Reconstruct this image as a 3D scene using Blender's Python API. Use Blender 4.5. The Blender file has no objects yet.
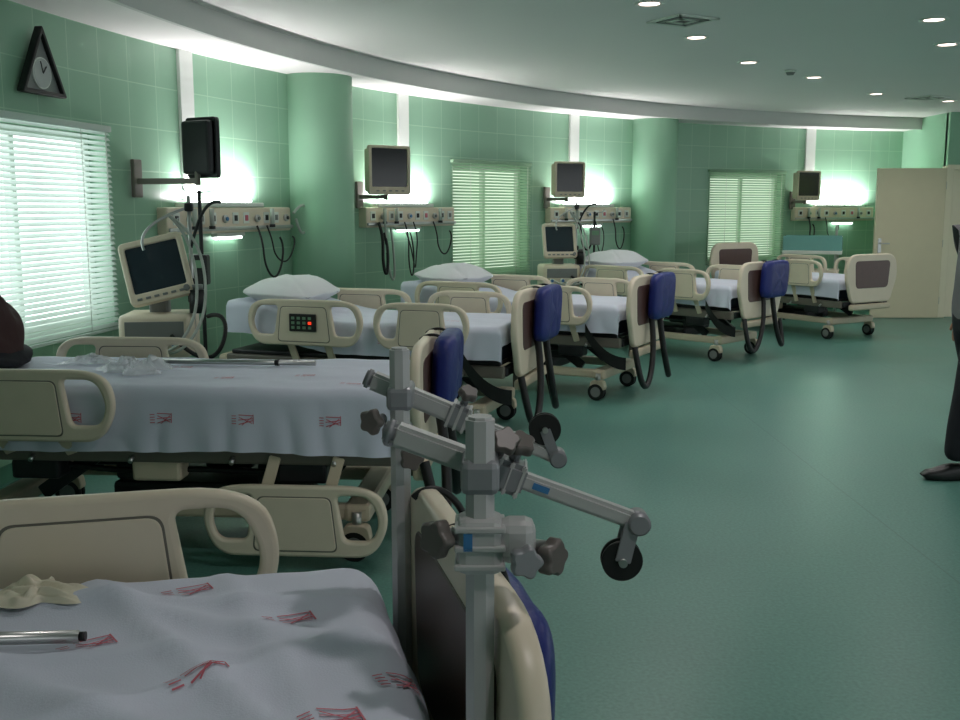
import bpy, bmesh, math, random
from mathutils import Vector, Matrix, noise
random.seed(4)
sc = bpy.context.scene
col = sc.collection
D2R = math.pi/180
CX, CY, R = 9.4, 4.0, 12.2

# ---------------------------------------------------------------- materials
def lin(r, g, b):
    f = lambda v: ((v/255)/12.92 if v/255 <= .04045 else ((v/255+.055)/1.055)**2.4)
    return (f(r), f(g), f(b), 1)

def mat(name, rgb, rough=.5, metal=0, var=.06, scale=8, bump=0, bscale=60, emis=None, estr=0, spec=.5):
    m = bpy.data.materials.new(name); m.use_nodes = True
    nt = m.node_tree; b = nt.nodes['Principled BSDF']
    c = lin(*rgb)
    b.inputs['Roughness'].default_value = rough
    b.inputs['Metallic'].default_value = metal
    b.inputs['Specular IOR Level'].default_value = spec
    if emis:
        b.inputs['Emission Color'].default_value = lin(*emis)
        b.inputs['Emission Strength'].default_value = estr
    tc = nt.nodes.new('ShaderNodeTexCoord')
    n = nt.nodes.new('ShaderNodeTexNoise'); n.inputs['Scale'].default_value = scale
    n.inputs['Detail'].default_value = 3
    nt.links.new(tc.outputs['Object'], n.inputs['Vector'])
    mx = nt.nodes.new('ShaderNodeMix'); mx.data_type = 'RGBA'
    mx.inputs[6].default_value = tuple(v*(1-var) for v in c[:3])+(1,)
    mx.inputs[7].default_value = tuple(min(1, v*(1+var)) for v in c[:3])+(1,)
    nt.links.new(n.outputs['Fac'], mx.inputs[0])
    nt.links.new(mx.outputs[2], b.inputs['Base Color'])
    if bump:
        n2 = nt.nodes.new('ShaderNodeTexNoise'); n2.inputs['Scale'].default_value = bscale
        nt.links.new(tc.outputs['Object'], n2.inputs['Vector'])
        bp = nt.nodes.new('ShaderNodeBump'); bp.inputs['Strength'].default_value = bump
        bp.inputs['Distance'].default_value = .01
        nt.links.new(n2.outputs['Fac'], bp.inputs['Height'])
        nt.links.new(bp.outputs['Normal'], b.inputs['Normal'])
    return m

M = {}
M['cream'] = mat('cream_plastic', (220, 208, 186), .38)
M['cream2'] = mat('beige_plastic', (200, 188, 164), .42)
M['brown'] = mat('brown_laminate', (84, 60, 54), .4, var=.15, scale=20)
M['blue'] = mat('blue_vinyl', (22, 36, 112), .45, bump=.3, bscale=25)
M['navy'] = mat('navy_mattress', (22, 28, 46), .6)
M['black'] = mat('black_rubber', (13, 14, 15), .5)
M['dark'] = mat('dark_steel', (36, 38, 40), .45, metal=.3)
M['frame'] = mat('frame_paint', (110, 106, 96), .45)
M['steel'] = mat('brushed_steel', (190, 192, 190), .3, metal=.9)
M['alu'] = mat('aluminium', (188, 188, 188), .4, metal=.2, var=.04)
M['alu_d'] = mat('cast_aluminium', (142, 144, 148), .42, metal=.3)
M['knob'] = mat('knob_plastic', (98, 92, 88), .4)
M['sheet'] = mat('cotton_sheet', (212, 217, 232), .85, var=.03, scale=3, bump=.12, bscale=300)
M['sheetw'] = mat('white_cotton', (232, 235, 238), .85, var=.03, scale=3, bump=.1, bscale=200)
M['red'] = mat('red_print', (200, 108, 122), .8)
M['white'] = mat('white_paint', (220, 226, 218), .5)
M['strip'] = mat('white_duct', (222, 228, 222), .5)
M['grey'] = mat('grey_plastic', (120, 124, 122), .45)
M['clockf'] = mat('clock_face', (176, 182, 180), .45)
M['screen'] = mat('dark_screen', (22, 26, 28), .12)
M['screen2'] = mat('lcd_screen', (40, 52, 60), .15)
M['tube'] = mat('clear_tubing', (170, 178, 170), .3)
M['sticker'] = mat('blue_sticker', (64, 120, 170), .4)
M['led_g'] = mat('green_key', (110, 150, 120), .4)
M['led_r'] = mat('red_led', (220, 50, 30), .4, emis=(255, 60, 30), estr=1.2)
M['door'] = mat('door_paint', (216, 209, 178), .5, var=.03)
M['door2'] = mat('door_trim_paint', (236, 230, 204), .5, var=.03)
M['column'] = mat('column_paint', (146, 192, 162), .5, var=.03, scale=2)
M['skirt'] = mat('skirting', (70, 124, 100), .5)
M['ceil'] = mat('ceiling_paint', (236, 234, 232), .7, var=.02, scale=1)
M['lip'] = mat('ceiling_lip_paint', (206, 208, 204), .6, var=.02)
M['skin'] = mat('skin', (178, 132, 106), .55)
M['shirt'] = mat('grey_shirt', (120, 120, 122), .85, bump=.3, bscale=40)
M['trouser'] = mat('dark_trousers', (22, 24, 32), .85, bump=.2, bscale=40)
M['shoe'] = mat('black_leather', (14, 13, 13), .35)
M['hair'] = mat('dark_hair', (20, 16, 14), .7, bump=.6, bscale=90)
M['maroon'] = mat('maroon_cloth', (60, 36, 36), .85, bump=.4, bscale=30)
M['teal'] = mat('teal_acrylic', (120, 176, 170), .2)
M['glove'] = mat('latex', (226, 218, 196), .5)
M['lamp'] = mat('lamp_tube', (255, 255, 255), .4, emis=(250, 255, 250), estr=14)
M['lamp2'] = mat('small_lamp', (255, 255, 255), .4, emis=(245, 255, 250), estr=10)
M['down'] = mat('downlight_lens', (255, 240, 235), .4, emis=(255, 226, 214), estr=7)

def glassy(name, rgb, alpha):
    m = mat(name, rgb, .15)
    m.node_tree.nodes['Principled BSDF'].inputs['Alpha'].default_value = alpha
    return m
M['poly'] = glassy('polythene', (230, 234, 236), .4)

def slat_mat(name, rgb):
    m = bpy.data.materials.new(name); m.use_nodes = True
    nt = m.node_tree; nt.nodes.clear()
    o = nt.nodes.new('ShaderNodeOutputMaterial')
    d = nt.nodes.new('ShaderNodeBsdfDiffuse'); t = nt.nodes.new('ShaderNodeBsdfTranslucent')
    d.inputs[0].default_value = lin(*rgb); t.inputs[0].default_value = lin(*rgb)
    x = nt.nodes.new('ShaderNodeMixShader'); x.inputs[0].default_value = .45
    nt.links.new(d.outputs[0], x.inputs[1]); nt.links.new(t.outputs[0], x.inputs[2])
    nt.links.new(x.outputs[0], o.inputs[0])
    return m
M['slat'] = slat_mat('blind_slat', (222, 232, 226))
M['slat2'] = slat_mat('blind_slat_green', (178, 208, 182))

def pane_mat(name, rgb, s):
    m = bpy.data.materials.new(name); m.use_nodes = True
    nt = m.node_tree; nt.nodes.clear()
    o = nt.nodes.new('ShaderNodeOutputMaterial')
    e = nt.nodes.new('ShaderNodeEmission'); e.inputs[1].default_value = s
    tc = nt.nodes.new('ShaderNodeTexCoord'); n = nt.nodes.new('ShaderNodeTexNoise')
    n.inputs['Scale'].default_value = 1.6
    nt.links.new(tc.outputs['Object'], n.inputs['Vector'])
    mx = nt.nodes.new('ShaderNodeMix'); mx.data_type = 'RGBA'
    c = lin(*rgb)
    mx.inputs[6].default_value = tuple(v*.7 for v in c[:3])+(1,); mx.inputs[7].default_value = c
    nt.links.new(n.outputs['Fac'], mx.inputs[0]); nt.links.new(mx.outputs[2], e.inputs[0])
    nt.links.new(e.outputs[0], o.inputs[0])
    return m
M['pane'] = pane_mat('daylight_frosted_glass', (236, 250, 248), 3.2)
M['pane2'] = pane_mat('daylight_frosted_glass_green', (224, 242, 218), 1.7)

def tile_mat():
    m = bpy.data.materials.new('green_wall_tiles'); m.use_nodes = True
    nt = m.node_tree; b = nt.nodes['Principled BSDF']
    b.inputs['Roughness'].default_value = .32
    uv = nt.nodes.new('ShaderNodeUVMap')
    br = nt.nodes.new('ShaderNodeTexBrick')
    br.offset = 0; br.squash = 1
    br.inputs['Scale'].default_value = 1
    br.inputs['Brick Width'].default_value = .33
    br.inputs['Row Height'].default_value = .3
    br.inputs['Mortar Size'].default_value = .004
    br.inputs['Mortar Smooth'].default_value = .3
    br.inputs['Bias'].default_value = 0
    br.inputs['Color1'].default_value = lin(136, 178, 150)
    br.inputs['Color2'].default_value = lin(141, 183, 155)
    br.inputs['Mortar'].default_value = lin(166, 202, 176)
    nt.links.new(uv.outputs[0], br.inputs['Vector'])
    nt.links.new(br.outputs['Color'], b.inputs['Base Color'])
    bp = nt.nodes.new('ShaderNodeBump'); bp.inputs['Strength'].default_value = .3
    bp.inputs['Distance'].default_value = .002; bp.invert = True
    nt.links.new(br.outputs['Fac'], bp.inputs['Height'])
    nt.links.new(bp.outputs['Normal'], b.inputs['Normal'])
    return m
M['tile'] = tile_mat()

def floor_mat():
    m = bpy.data.materials.new('green_linoleum'); m.use_nodes = True
    nt = m.node_tree; b = nt.nodes['Principled BSDF']
    b.inputs['Specular IOR Level'].default_value = .5
    tc = nt.nodes.new('ShaderNodeTexCoord')
    n = nt.nodes.new('ShaderNodeTexNoise'); n.inputs['Scale'].default_value = 1.1; n.inputs['Detail'].default_value = 5
    n2 = nt.nodes.new('ShaderNodeTexNoise'); n2.inputs['Scale'].default_value = 70; n2.inputs['Detail'].default_value = 4
    nt.links.new(tc.outputs['Object'], n.inputs['Vector']); nt.links.new(tc.outputs['Object'], n2.inputs['Vector'])
    r = nt.nodes.new('ShaderNodeValToRGB')
    r.color_ramp.elements[0].position = .3; r.color_ramp.elements[0].color = lin(70, 116, 106)
    r.color_ramp.elements[1].position = .7; r.color_ramp.elements[1].color = lin(98, 146, 134)
    a = nt.nodes.new('ShaderNodeMath'); a.operation = 'MULTIPLY_ADD'; a.inputs[1].default_value = .35
    mm = nt.nodes.new('ShaderNodeMath'); mm.operation = 'MULTIPLY'; mm.inputs[1].default_value = .65
    nt.links.new(n2.outputs['Fac'], mm.inputs[0]); nt.links.new(n.outputs['Fac'], a.inputs[0])
    nt.links.new(mm.outputs[0], a.inputs[2]); nt.links.new(a.outputs[0], r.inputs[0])
    sx = nt.nodes.new('ShaderNodeSeparateXYZ'); nt.links.new(tc.outputs['Object'], sx.inputs[0])
    wv = nt.nodes.new('ShaderNodeMath'); wv.operation = 'PINGPONG'; wv.inputs[1].default_value = 1.0
    nt.links.new(sx.outputs['X'], wv.inputs[0])
    lt = nt.nodes.new('ShaderNodeMath'); lt.operation = 'LESS_THAN'; lt.inputs[1].default_value = .004
    nt.links.new(wv.outputs[0], lt.inputs[0])
    sc_ = nt.nodes.new('ShaderNodeMath'); sc_.operation = 'MULTIPLY'; sc_.inputs[1].default_value = .35
    nt.links.new(lt.outputs[0], sc_.inputs[0])
    mx = nt.nodes.new('ShaderNodeMix'); mx.data_type = 'RGBA'; mx.inputs[7].default_value = lin(50, 84, 76)
    nt.links.new(sc_.outputs[0], mx.inputs[0]); nt.links.new(r.outputs[0], mx.inputs[6])
    nt.links.new(mx.outputs[2], b.inputs['Base Color'])
    rr = nt.nodes.new('ShaderNodeMapRange'); rr.inputs[3].default_value = .26; rr.inputs[4].default_value = .44
    nt.links.new(n.outputs['Fac'], rr.inputs[0]); nt.links.new(rr.outputs[0], b.inputs['Roughness'])
    return m
M['floor'] = floor_mat()

# ---------------------------------------------------------------- helpers
def link(name, me, m=None, parent=None, smooth=False):
    ob = bpy.data.objects.new(name, me); col.objects.link(ob)
    if m is not None and not me.materials: me.materials.append(M[m] if isinstance(m, str) else m)
    if smooth:
        for p in me.polygons: p.use_smooth = True
    if parent: ob.parent = parent
    return ob

def empty(name, loc=(0, 0, 0), rz=0):
    e = bpy.data.objects.new(name, None); col.objects.link(e)
    e.location = loc; e.rotation_euler = (0, 0, rz); e.empty_display_size = .1
    return e

def box(name, size, loc, m, parent=None, bev=.008, rot=None, seg=2):
    bm = bmesh.new(); bmesh.ops.create_cube(bm, size=1)
    bmesh.ops.scale(bm, vec=size, verts=bm.verts)
    if bev > 0:
        bmesh.ops.bevel(bm, geom=bm.edges[:], offset=min(bev, min(size)*.49), segments=seg, profile=.5, affect='EDGES')
    if rot: bmesh.ops.rotate(bm, matrix=rot, verts=bm.verts)
    bmesh.ops.translate(bm, vec=loc, verts=bm.verts)
    me = bpy.data.meshes.new(name); bm.to_mesh(me); bm.free()
    return link(name, me, m, parent, smooth=(bev > .02))

def align(d):
    return Vector(d).normalized().to_track_quat('Z', 'Y').to_matrix().to_4x4()

def cyl(name, p1, p2, r, m, parent=None, seg=20, r2=None, bev=0):
    p1 = Vector(p1); p2 = Vector(p2); d = p2-p1
    bm = bmesh.new()
    bmesh.ops.create_cone(bm, cap_ends=True, segments=seg, radius1=r, radius2=r if r2 is None else r2, depth=d.length)
    if bev:
        es = [e for e in bm.edges if abs(e.verts[0].co.z-e.verts[1].co.z) < 1e-6]
        bmesh.ops.bevel(bm, geom=es, offset=bev, segments=2, affect='EDGES')
    bm.transform(Matrix.Translation((p1+p2)/2) @ align(d))
    me = bpy.data.meshes.new(name); bm.to_mesh(me); bm.free()
    for p in me.polygons:
        p.use_smooth = len(p.vertices) == 4
    return link(name, me, m, parent)

def bar(name, p1, p2, w, h, m, parent=None, bev=.004, up=(0, 0, 1)):
    p1 = Vector(p1); p2 = Vector(p2); d = (p2-p1); L = d.length; d.normalize()
    s = d.cross(Vector(up)).normalized(); u = s.cross(d)
    mt = Matrix((s, d, u)).transposed().to_4x4()
    bm = bmesh.new(); bmesh.ops.create_cube(bm, size=1)
    bmesh.ops.scale(bm, vec=(w, L, h), verts=bm.verts)
    if bev: bmesh.ops.bevel(bm, geom=bm.edges[:], offset=bev, segments=2, affect='EDGES')
    bm.transform(Matrix.Translation((p1+p2)/2) @ mt)
    me = bpy.data.meshes.new(name); bm.to_mesh(me); bm.free()
    return link(name, me, m, parent)

def to_mesh(ob):
    dg = bpy.context.evaluated_depsgraph_get()
    me = bpy.data.meshes.new_from_object(ob.evaluated_get(dg))
    d = ob.data; bpy.data.objects.remove(ob)
    return me

def tube(name, pts, r, m, parent=None, cyc=False):
    cu = bpy.data.curves.new(name, 'CURVE'); cu.dimensions = '3D'
    sp = cu.splines.new('NURBS'); sp.points.add(len(pts)-1)
    for i, p in enumerate(pts): sp.points[i].co = (*p, 1)
    sp.order_u = min(4, len(pts)); sp.use_endpoint_u = True; sp.resolution_u = 6; sp.use_cyclic_u = cyc
    cu.bevel_depth = r; cu.bevel_resolution = 2; cu.use_fill_caps = True
    ob = bpy.data.objects.new(name, cu); col.objects.link(ob)
    me = to_mesh(ob); me.materials.clear()
    return link(name, me, m, parent, smooth=True)

def rpoly(pts, rad, seg=7):
    out = []; n = len(pts)
    for i in range(n):
        p = Vector(pts[i]); a = Vector(pts[i-1]); b = Vector(pts[(i+1) % n])
        r = rad[i] if isinstance(rad, (list, tuple)) else rad
        va = (a-p); vb = (b-p); la = min(r, va.length*.48); lb = min(r, vb.length*.48)
        s = p+va.normalized()*la; e = p+vb.normalized()*lb
        for k in range(seg+1):
            t = k/seg; out.append(s*(1-t)**2+p*2*t*(1-t)+e*t*t)
    return out

MR = Matrix(((1, 0, 0, 0), (0, 0, -1, 0), (0, 1, 0, 0), (0, 0, 0, 1)))      # rails: 2D x->x, y->z
MB = Matrix(((0, 0, 1, 0), (1, 0, 0, 0), (0, 1, 0, 0), (0, 0, 0, 1)))       # boards: 2D x->y, y->z

def plate(name, outer, holes, th, bev, m, parent, mtx, loc):
    cu = bpy.data.curves.new(name, 'CURVE'); cu.dimensions = '2D'; cu.fill_mode = 'BOTH'
    for poly in [outer]+holes:
        sp = cu.splines.new('POLY'); sp.points.add(len(poly)-1); sp.use_cyclic_u = True
        for i, p in enumerate(poly): sp.points[i].co = (p[0], p[1], 0, 1)
    cu.extrude = max(.0005, th/2-bev); cu.bevel_depth = bev; cu.bevel_resolution = 2; cu.offset = -bev
    ob = bpy.data.objects.new(name, cu); col.objects.link(ob)
    me = to_mesh(ob); me.materials.clear()
    me.transform(Matrix.Translation(loc) @ mtx)
    ob = link(name, me, m, parent)
    for p in me.polygons: p.use_smooth = True
    me.set_sharp_from_angle(angle=.7)
    return ob

def grid_mesh(name, f, nu, nv, m, parent=None):
    vs = [f(i/nu, j/nv) for j in range(nv+1) for i in range(nu+1)]
    fs = [(j*(nu+1)+i, j*(nu+1)+i+1, (j+1)*(nu+1)+i+1, (j+1)*(nu+1)+i) for j in range(nv) for i in range(nu)]
    me = bpy.data.meshes.new(name); me.from_pydata(vs, [], fs)
    return link(name, me, m, parent, smooth=True)

def rad(phi, r, z=0):
    return Vector((CX-r*math.cos(phi*D2R), CY+r*math.sin(phi*D2R), z))

def wallframe(name, phi, r=R):
    return empty(name, rad(phi, r), (90-phi)*D2R)   # +x tangent (clockwise), +y into wall

# ---------------------------------------------------------------- room shell
WINS = [(5.6, 13.3, 'slat', 'pane'), (37.3, 43.7, 'slat2', 'pane2'), (59.8, 66.2, 'slat2', 'pane2')]
ZB, ZT = .78, 2.03
ZLOW, ZHI = 2.70, 2.85
def wall_curve():
    br = set([-60, 96])
    for w in WINS: br |= {w[0], w[1]}
    br = sorted(br); ang = []
    for a, b in zip(br, br[1:]):
        n = max(1, round((b-a)/1.6)); ang += [a+(b-a)*i/n for i in range(n)]
    ang.append(96)
    zs = [0, ZB, ZT, ZHI]
    bm = bmesh.new(); uvl = bm.loops.layers.uv.new('UVMap')
    V = {}
    for i, a in enumerate(ang):
        for j, z in enumerate(zs): V[i, j] = bm.verts.new(rad(a, R, z))
    for i in range(len(ang)-1):
        for j in range(3):
            mid = (ang[i]+ang[i+1])/2
            if j == 1 and any(w[0] < mid < w[1] for w in WINS): continue
            f = bm.faces.new((V[i, j], V[i, j+1], V[i+1, j+1], V[i+1, j]))
            for l, (ii, jj) in zip(f.loops, ((i, j), (i, j+1), (i+1, j+1), (i+1, j))):
                l[uvl].uv = (ang[ii]*D2R*R+50, zs[jj])
            if (f.normal.length == 0): f.normal_update()
    bm.normal_update()
    for f in bm.faces:
        c = f.calc_center_median(); d = Vector((CX, CY, c.z))-c
        if f.normal.dot(d) < 0: f.normal_flip()
    me = bpy.data.meshes.new('wall_left'); bm.to_mesh(me); bm.free()
    ob = link('wall_left', me, 'tile')
    s = ob.modifiers.new('thick', 'SOLIDIFY'); s.thickness = .22; s.offset = -1
    return ob
wall_curve()

def ring(name, a0, a1, r0, r1, z0, z1, m, n=120, parent=None):
    vs = []; fs = []
    for i in range(n+1):
        a = a0+(a1-a0)*i/n
        vs += [rad(a, r0, z0), rad(a, r1, z0), rad(a, r1, z1), rad(a, r0, z1)]
    for i in range(n):
        k = i*4
        for q in range(4):
            fs.append((k+q, k+(q+1) % 4, k+4+(q+1) % 4, k+4+q))
    fs += [(0, 1, 2, 3), (n*4+3, n*4+2, n*4+1, n*4)]
    me = bpy.data.meshes.new(name); me.from_pydata(vs, [], fs)
    bm = bmesh.new(); bm.from_mesh(me); bmesh.ops.recalc_face_normals(bm, faces=bm.faces[:]); bm.to_mesh(me); bm.free()
    return link(name, me, m, parent)
ring('baseboard_left', -60, 96, R-.015, R, 0, .1, 'skirt')
ring('trim_soffit', -60, 96, 11.6, R, ZLOW, ZHI+.1, 'ceil')
ring('trim_cornice', -60, 96, 11.565, 11.6, ZLOW-.02, ZHI, 'lip')

def disc(name, z0, z1, m, r=12.42):
    bm = bmesh.new()
    bmesh.ops.create_cone(bm, cap_ends=True, segments=160, radius1=r, radius2=r, depth=abs(z1-z0))
    bmesh.ops.translate(bm, vec=(CX, CY, (z0+z1)/2), verts=bm.verts)
    me = bpy.data.meshes.new(name); bm.to_mesh(me); bm.free()
    return link(name, me, m)
disc('floor', -.15, 0, 'floor')
disc('ceiling', ZHI, ZHI+.15, 'ceil')

for p, rr in ((26.0, .31), (54.2, .31), (78.6, .25)):
    c = rad(p, R-.12)
    bm = bmesh.new(); bmesh.ops.create_cone(bm, cap_ends=True, segments=48, radius1=rr, radius2=rr, depth=ZLOW)
    bmesh.ops.translate(bm, vec=(c.x, c.y, ZLOW/2), verts=bm.verts)
    me = bpy.data.meshes.new('column'); bm.to_mesh(me); bm.free()
    for q in me.polygons: q.use_smooth = len(q.vertices) == 4
    link('column', me, 'column')

# windows with blinds
for k, (a0, a1, sm, pm) in enumerate(WINS):
    ph = (a0+a1)/2; half = R*math.sin((a1-a0)/2*D2R); sag = R*(1-math.cos((a1-a0)/2*D2R))
    e = wallframe('window_%d' % (k+1), ph)
    zc = (ZB+ZT)/2; H = ZT-ZB; W = half*2
    box('frame_bottom', (W, .07, .05), (0, .13, ZB+.025), 'white', e)
    box('frame_top', (W, .07, .05), (0, .13, ZT-.025), 'white', e)
    for s in (-1, 1): box('frame_side', (.05, .07, H-.1), (s*(half-.025), .13, zc), 'white', e)
    box('mullion', (.045, .06, H-.1), (0, .13, zc), 'white', e)
    box('glass', (W-.1, .01, H-.1), (0, .165, zc), pm, e, bev=0)
    b = empty('venetian_blind', (0, 0, 0)); b.parent = e
    b.name = 'venetian_blind_%d' % (k+1)
    yb = -.035
    box('head_rail', (W+.08, .04, .04), (0, yb, ZT+.03), M[sm], b)
    box('bottom_rail', (W+.06, .03, .02), (0, yb, ZB-.04), M[sm], b)
    vs = []; fs = []; pitch = .034; n = int((H+.05)/pitch)
    for i in range(n):
        z = ZB-.025+pitch*(i+.5); hw = half+.03
        dy, dz = .011, .0125
        q = len(vs)
        vs += [(-hw, yb-dy, z-dz), (hw, yb-dy, z-dz), (hw, yb, z+.002), (-hw, yb, z+.002), (hw, yb+dy, z+dz), (-hw, yb+dy, z+dz)]
        fs += [(q, q+1, q+2, q+3), (q+3, q+2, q+4, q+5)]
    me = bpy.data.meshes.new('slats'); me.from_pydata(vs, [], fs); link('slats', me, M[sm], b)
    for x in (-half*.6, half*.6):
        cyl('ladder_cord', (x, yb-.015, ZB-.03), (x, yb-.015, ZT+.03), .0025, 'white', b, seg=6)
    cyl('tilt_wand', (half-.06, yb-.03, ZT), (half-.06, yb-.03, ZT-.7), .004, 'white', b, seg=8)

# right partition with door
PX, PY = 6.46, 14.35
w = box('wall_right', (.12, 1.9, ZHI), (PX+.1, PY+.95, ZHI/2), 'column', bev=0)
box('wall_back', (5.0, .12, ZHI-2.12), (PX+2.54, PY, 2.12+(ZHI-2.12)/2), 'column', bev=0)
box('wall_back_lower', (3.0, .12, 2.12), (PX+3.54, PY, 1.06), 'column', bev=0)
e = empty('door_1', (0, 0, 0))
box('leaf', (.96, .045, 2.08), (PX-.475, PY-.13, 1.045), 'door', e)
box('lock_plate', (.045, .01, .2), (PX-.88, PY-.158, 1.02), 'steel', e, bev=.003)
tube('handle', [(PX-.88, PY-.16, 1.05), (PX-.88, PY-.21, 1.05), (PX-.84, PY-.21, 1.05), (PX-.76, PY-.21, 1.05)], .009, 'steel', e)
for z in (.25, 1.05, 1.85): cyl('hinge', (PX+.01, PY-.12, z-.05), (PX+.01, PY-.12, z+.05), .012, 'steel', e)
e = empty('door_2', (0, 0, 0))
box('frame_left', (.1, .16, 2.12), (PX+.075, PY-.01, 1.06), 'door2', e)
box('frame_right', (.07, .14, 2.12), (PX+2.0, PY-.01, 1.06), 'door2', e)
box('frame_top', (1.99, .14, .07), (PX+1.04, PY-.01, 2.1), 'door2', e)
box('leaf', (1.84, .045, 2.06), (PX+1.035, PY+.01, 1.035), 'door2', e)
tube('handle', [(PX+1.8, PY-.02, 1.05), (PX+1.8, PY-.07, 1.05), (PX+1.7, PY-.07, 1.05)], .009, 'steel', e)

# downlights, vents, detector
DL = [(1.67, 8.08), (2.43, 9.44), (3.37, 10.5), (4.58, 12.0), (1.09, 6.77), (3.17, 7.33), (3.76, 8.42), (5.78, 12.8),
      (.6, 5.1), (2.6, 5.4), (.35, 3.0), (2.3, 2.8), (.6, .6), (5.6, 10.6), (5.3, 6.5), (7.2, 9.0)]  # this row: unseen downlights beyond the view, added to light the ward
for x, y in DL:
    e = empty('downlight', (x, y, ZHI))
    bm = bmesh.new()
    prof = [(.062, -.004), (.085, -.012), (.098, -.008), (.1, .002)]
    for i in range(32):
        a = 2*math.pi*i/32
        for r_, z_ in prof: bm.verts.new((r_*math.cos(a), r_*math.sin(a), z_))
    bm.verts.ensure_lookup_table(); n = len(prof)
    for i in range(32):
        for j in range(n-1):
            bm.faces.new([bm.verts[q] for q in (i*n+j, i*n+j+1, ((i+1) % 32)*n+j+1, ((i+1) % 32)*n+j)])
    me = bpy.data.meshes.new('trim_ring'); bm.to_mesh(me); bm.free(); link('trim_ring', me, 'white', e)
    cyl('lens', (0, 0, -.006), (0, 0, .002), .066, 'down', e, seg=28)
    L = bpy.data.lights.new('bulb', 'SPOT'); L.energy = 42; L.spot_size = 2.6; L.spot_blend = .8
    L.color = (1, .94, .93); L.shadow_soft_size = .06
    lo = bpy.data.objects.new('bulb', L); col.objects.link(lo); lo.parent = e; lo.location = (0, 0, -.02)
for x, y in ((1.42, 7.35), (5.35, 12.4)):
    e = empty('ceiling_vent', (x, y, ZHI), .5)
    for s in (1, .72, .45):
        for a in range(4):
            r4 = Matrix.Rotation(a*math.pi/2, 3, 'Z')
            box('louvre', (.36*s, .03, .012), tuple(r4 @ Vector((0, .18*s-.015, -.008-.006*(1-s)))), 'grey' if s == .72 else 'white', e, bev=0, rot=r4)
    box('core', (.1, .1, .01), (0, 0, -.006), 'dark', e, bev=0)
e = empty('smoke_detector', (2.98, 10.0, ZHI))
cyl('base', (0, 0, -.02), (0, 0, 0), .055, 'white', e, bev=.004); cyl('sensor', (0, 0, -.045), (0, 0, -.02), .03, 'grey', e, r2=.045)

# ---------------------------------------------------------------- wall service panels
def service_panel(phi, half, lampx):
    e = wallframe('bedhead_service_panel', phi)
    L = half*2
    box('body', (L, .11, .2), (0, -.065, 1.45), 'cream', e, bev=.015)
    box('equipment_rail', (L, .02, .03), (0, -.135, 1.385), 'steel', e)
    box('top_trough', (L*.62, .1, .035), (lampx, -.07, 1.57), 'white', e)
    cyl('uplight_tube', (lampx-.42, -.06, 1.602), (lampx+.42, -.06, 1.602), .013, 'lamp', e)
    LA = bpy.data.lights.new('uplight', 'AREA'); LA.shape = 'RECTANGLE'; LA.size = .95; LA.size_y = .05; LA.energy = 26; LA.color = (1, .92, .96)
    lo = bpy.data.objects.new('uplight', LA); col.objects.link(lo); lo.parent = e; lo.location = (lampx, -.115, 1.625)
    lo.rotation_euler = ((180-22)*D2R, 0, 0)
    box('lower_lamp', (.4, .06, .03), (lampx+.1, -.05, 1.333), 'white', e)
    cyl('lower_tube', (lampx-.08, -.05, 1.31), (lampx+.28, -.05, 1.31), .012, 'lamp2', e)
    cs = ['dark', 'led_g', 'grey', 'dark', 'sticker', 'dark', 'red', 'grey', 'dark', 'grey']
    n = int(L/.15)
    for i in range(n):
        x = -half+.1+i*(L-.2)/(n-1)
        if i % 3 == 1:
            cyl('gas_outlet', (x, -.12, 1.46), (x, -.145, 1.46), .03, 'steel', e, bev=.003)
            cyl('gas_outlet_core', (x, -.145, 1.46), (x, -.155, 1.46), .015, cs[i % 10], e)
        else:
            box('socket_plate', (.08, .008, .09), (x, -.123, 1.465), 'white', e, bev=.003)
            box('socket', (.04, .012, .045), (x, -.127, 1.465), cs[i % 10], e, bev=.003)
    for x in (-half*.7, -half*.45, half*.55):
        cyl('flowmeter', (x, -.17, 1.4), (x, -.17, 1.54), .018, 'tube', e)
        cyl('flow_knob', (x, -.17, 1.385), (x, -.17, 1.41), .024, 'dark', e)
    return e
def cable(e, name, x0, x1, zb, r=.009, m='black', y=-.16, z0=1.4):
    pts = [(x0, y, z0), (x0+.01, y-.06, z0-.15), (x0-.03, y-.05, (z0+zb)/2), ((x0+x1)/2, y-.09, zb), (x1+.03, y-.07, (z0+zb)/2+.1), (x1, y-.03, z0-.1)]
    tube(name, pts, r, m, e)

panels = []
for phi, half, lx, sp in ((20.0, .86, -.1, 17.9), (33.3, .76, -.1, 33.2), (48.8, .76, -.05, 47.6), (70.4, .72, .1, 68.4)):
    e = service_panel(phi, half, lx); panels.append(e)
    s = wallframe('wall_cable_duct', sp)
    box('duct', (.17, .03, 1.1), (0, -.016, 2.15), 'strip', s, bev=.004)
    box('duct_cap', (.18, .035, .02), (0, -.018, 1.61), 'strip', s, bev=.003)
e = panels[0]
cable(e, 'cable_1', .25, .55, .85); cable(e, 'cable_2', .4, .75, 1.0, .007)
tube('suction_hose', [(.82, -.17, 1.5), (.95, -.2, 1.62), (1.02, -.2, 1.5), (.98, -.2, 1.3), (.9, -.18, 1.32), (.86, -.17, 1.45)], .012, 'tube', e)
e = panels[1]
cable(e, 'cable_1', -.62, -.58, .75, .016); cable(e, 'cable_2', -.2, -.15, .7, .008); cable(e, 'cable_3', -.05, -.22, .8, .007); cable(e, 'cable_4', .3, .55, .95, .008)
tube('suction_hose', [(-.55, -.18, 1.5), (-.6, -.24, 1.0), (-.5, -.24, .72), (-.4, -.2, .9), (-.45, -.18, 1.35)], .012, 'tube', e)
e = panels[2]
cable(e, 'cable_1', -.3, -.1, .9, .012); cable(e, 'cable_2', 0, .1, .85, .007); cable(e, 'cable_3', .35, .5, .9, .008)
e = panels[3]
cable(e, 'cable_1', -.5, -.45, .95, .01); cable(e, 'cable_2', -.2, 0, 1.0, .007)

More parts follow.
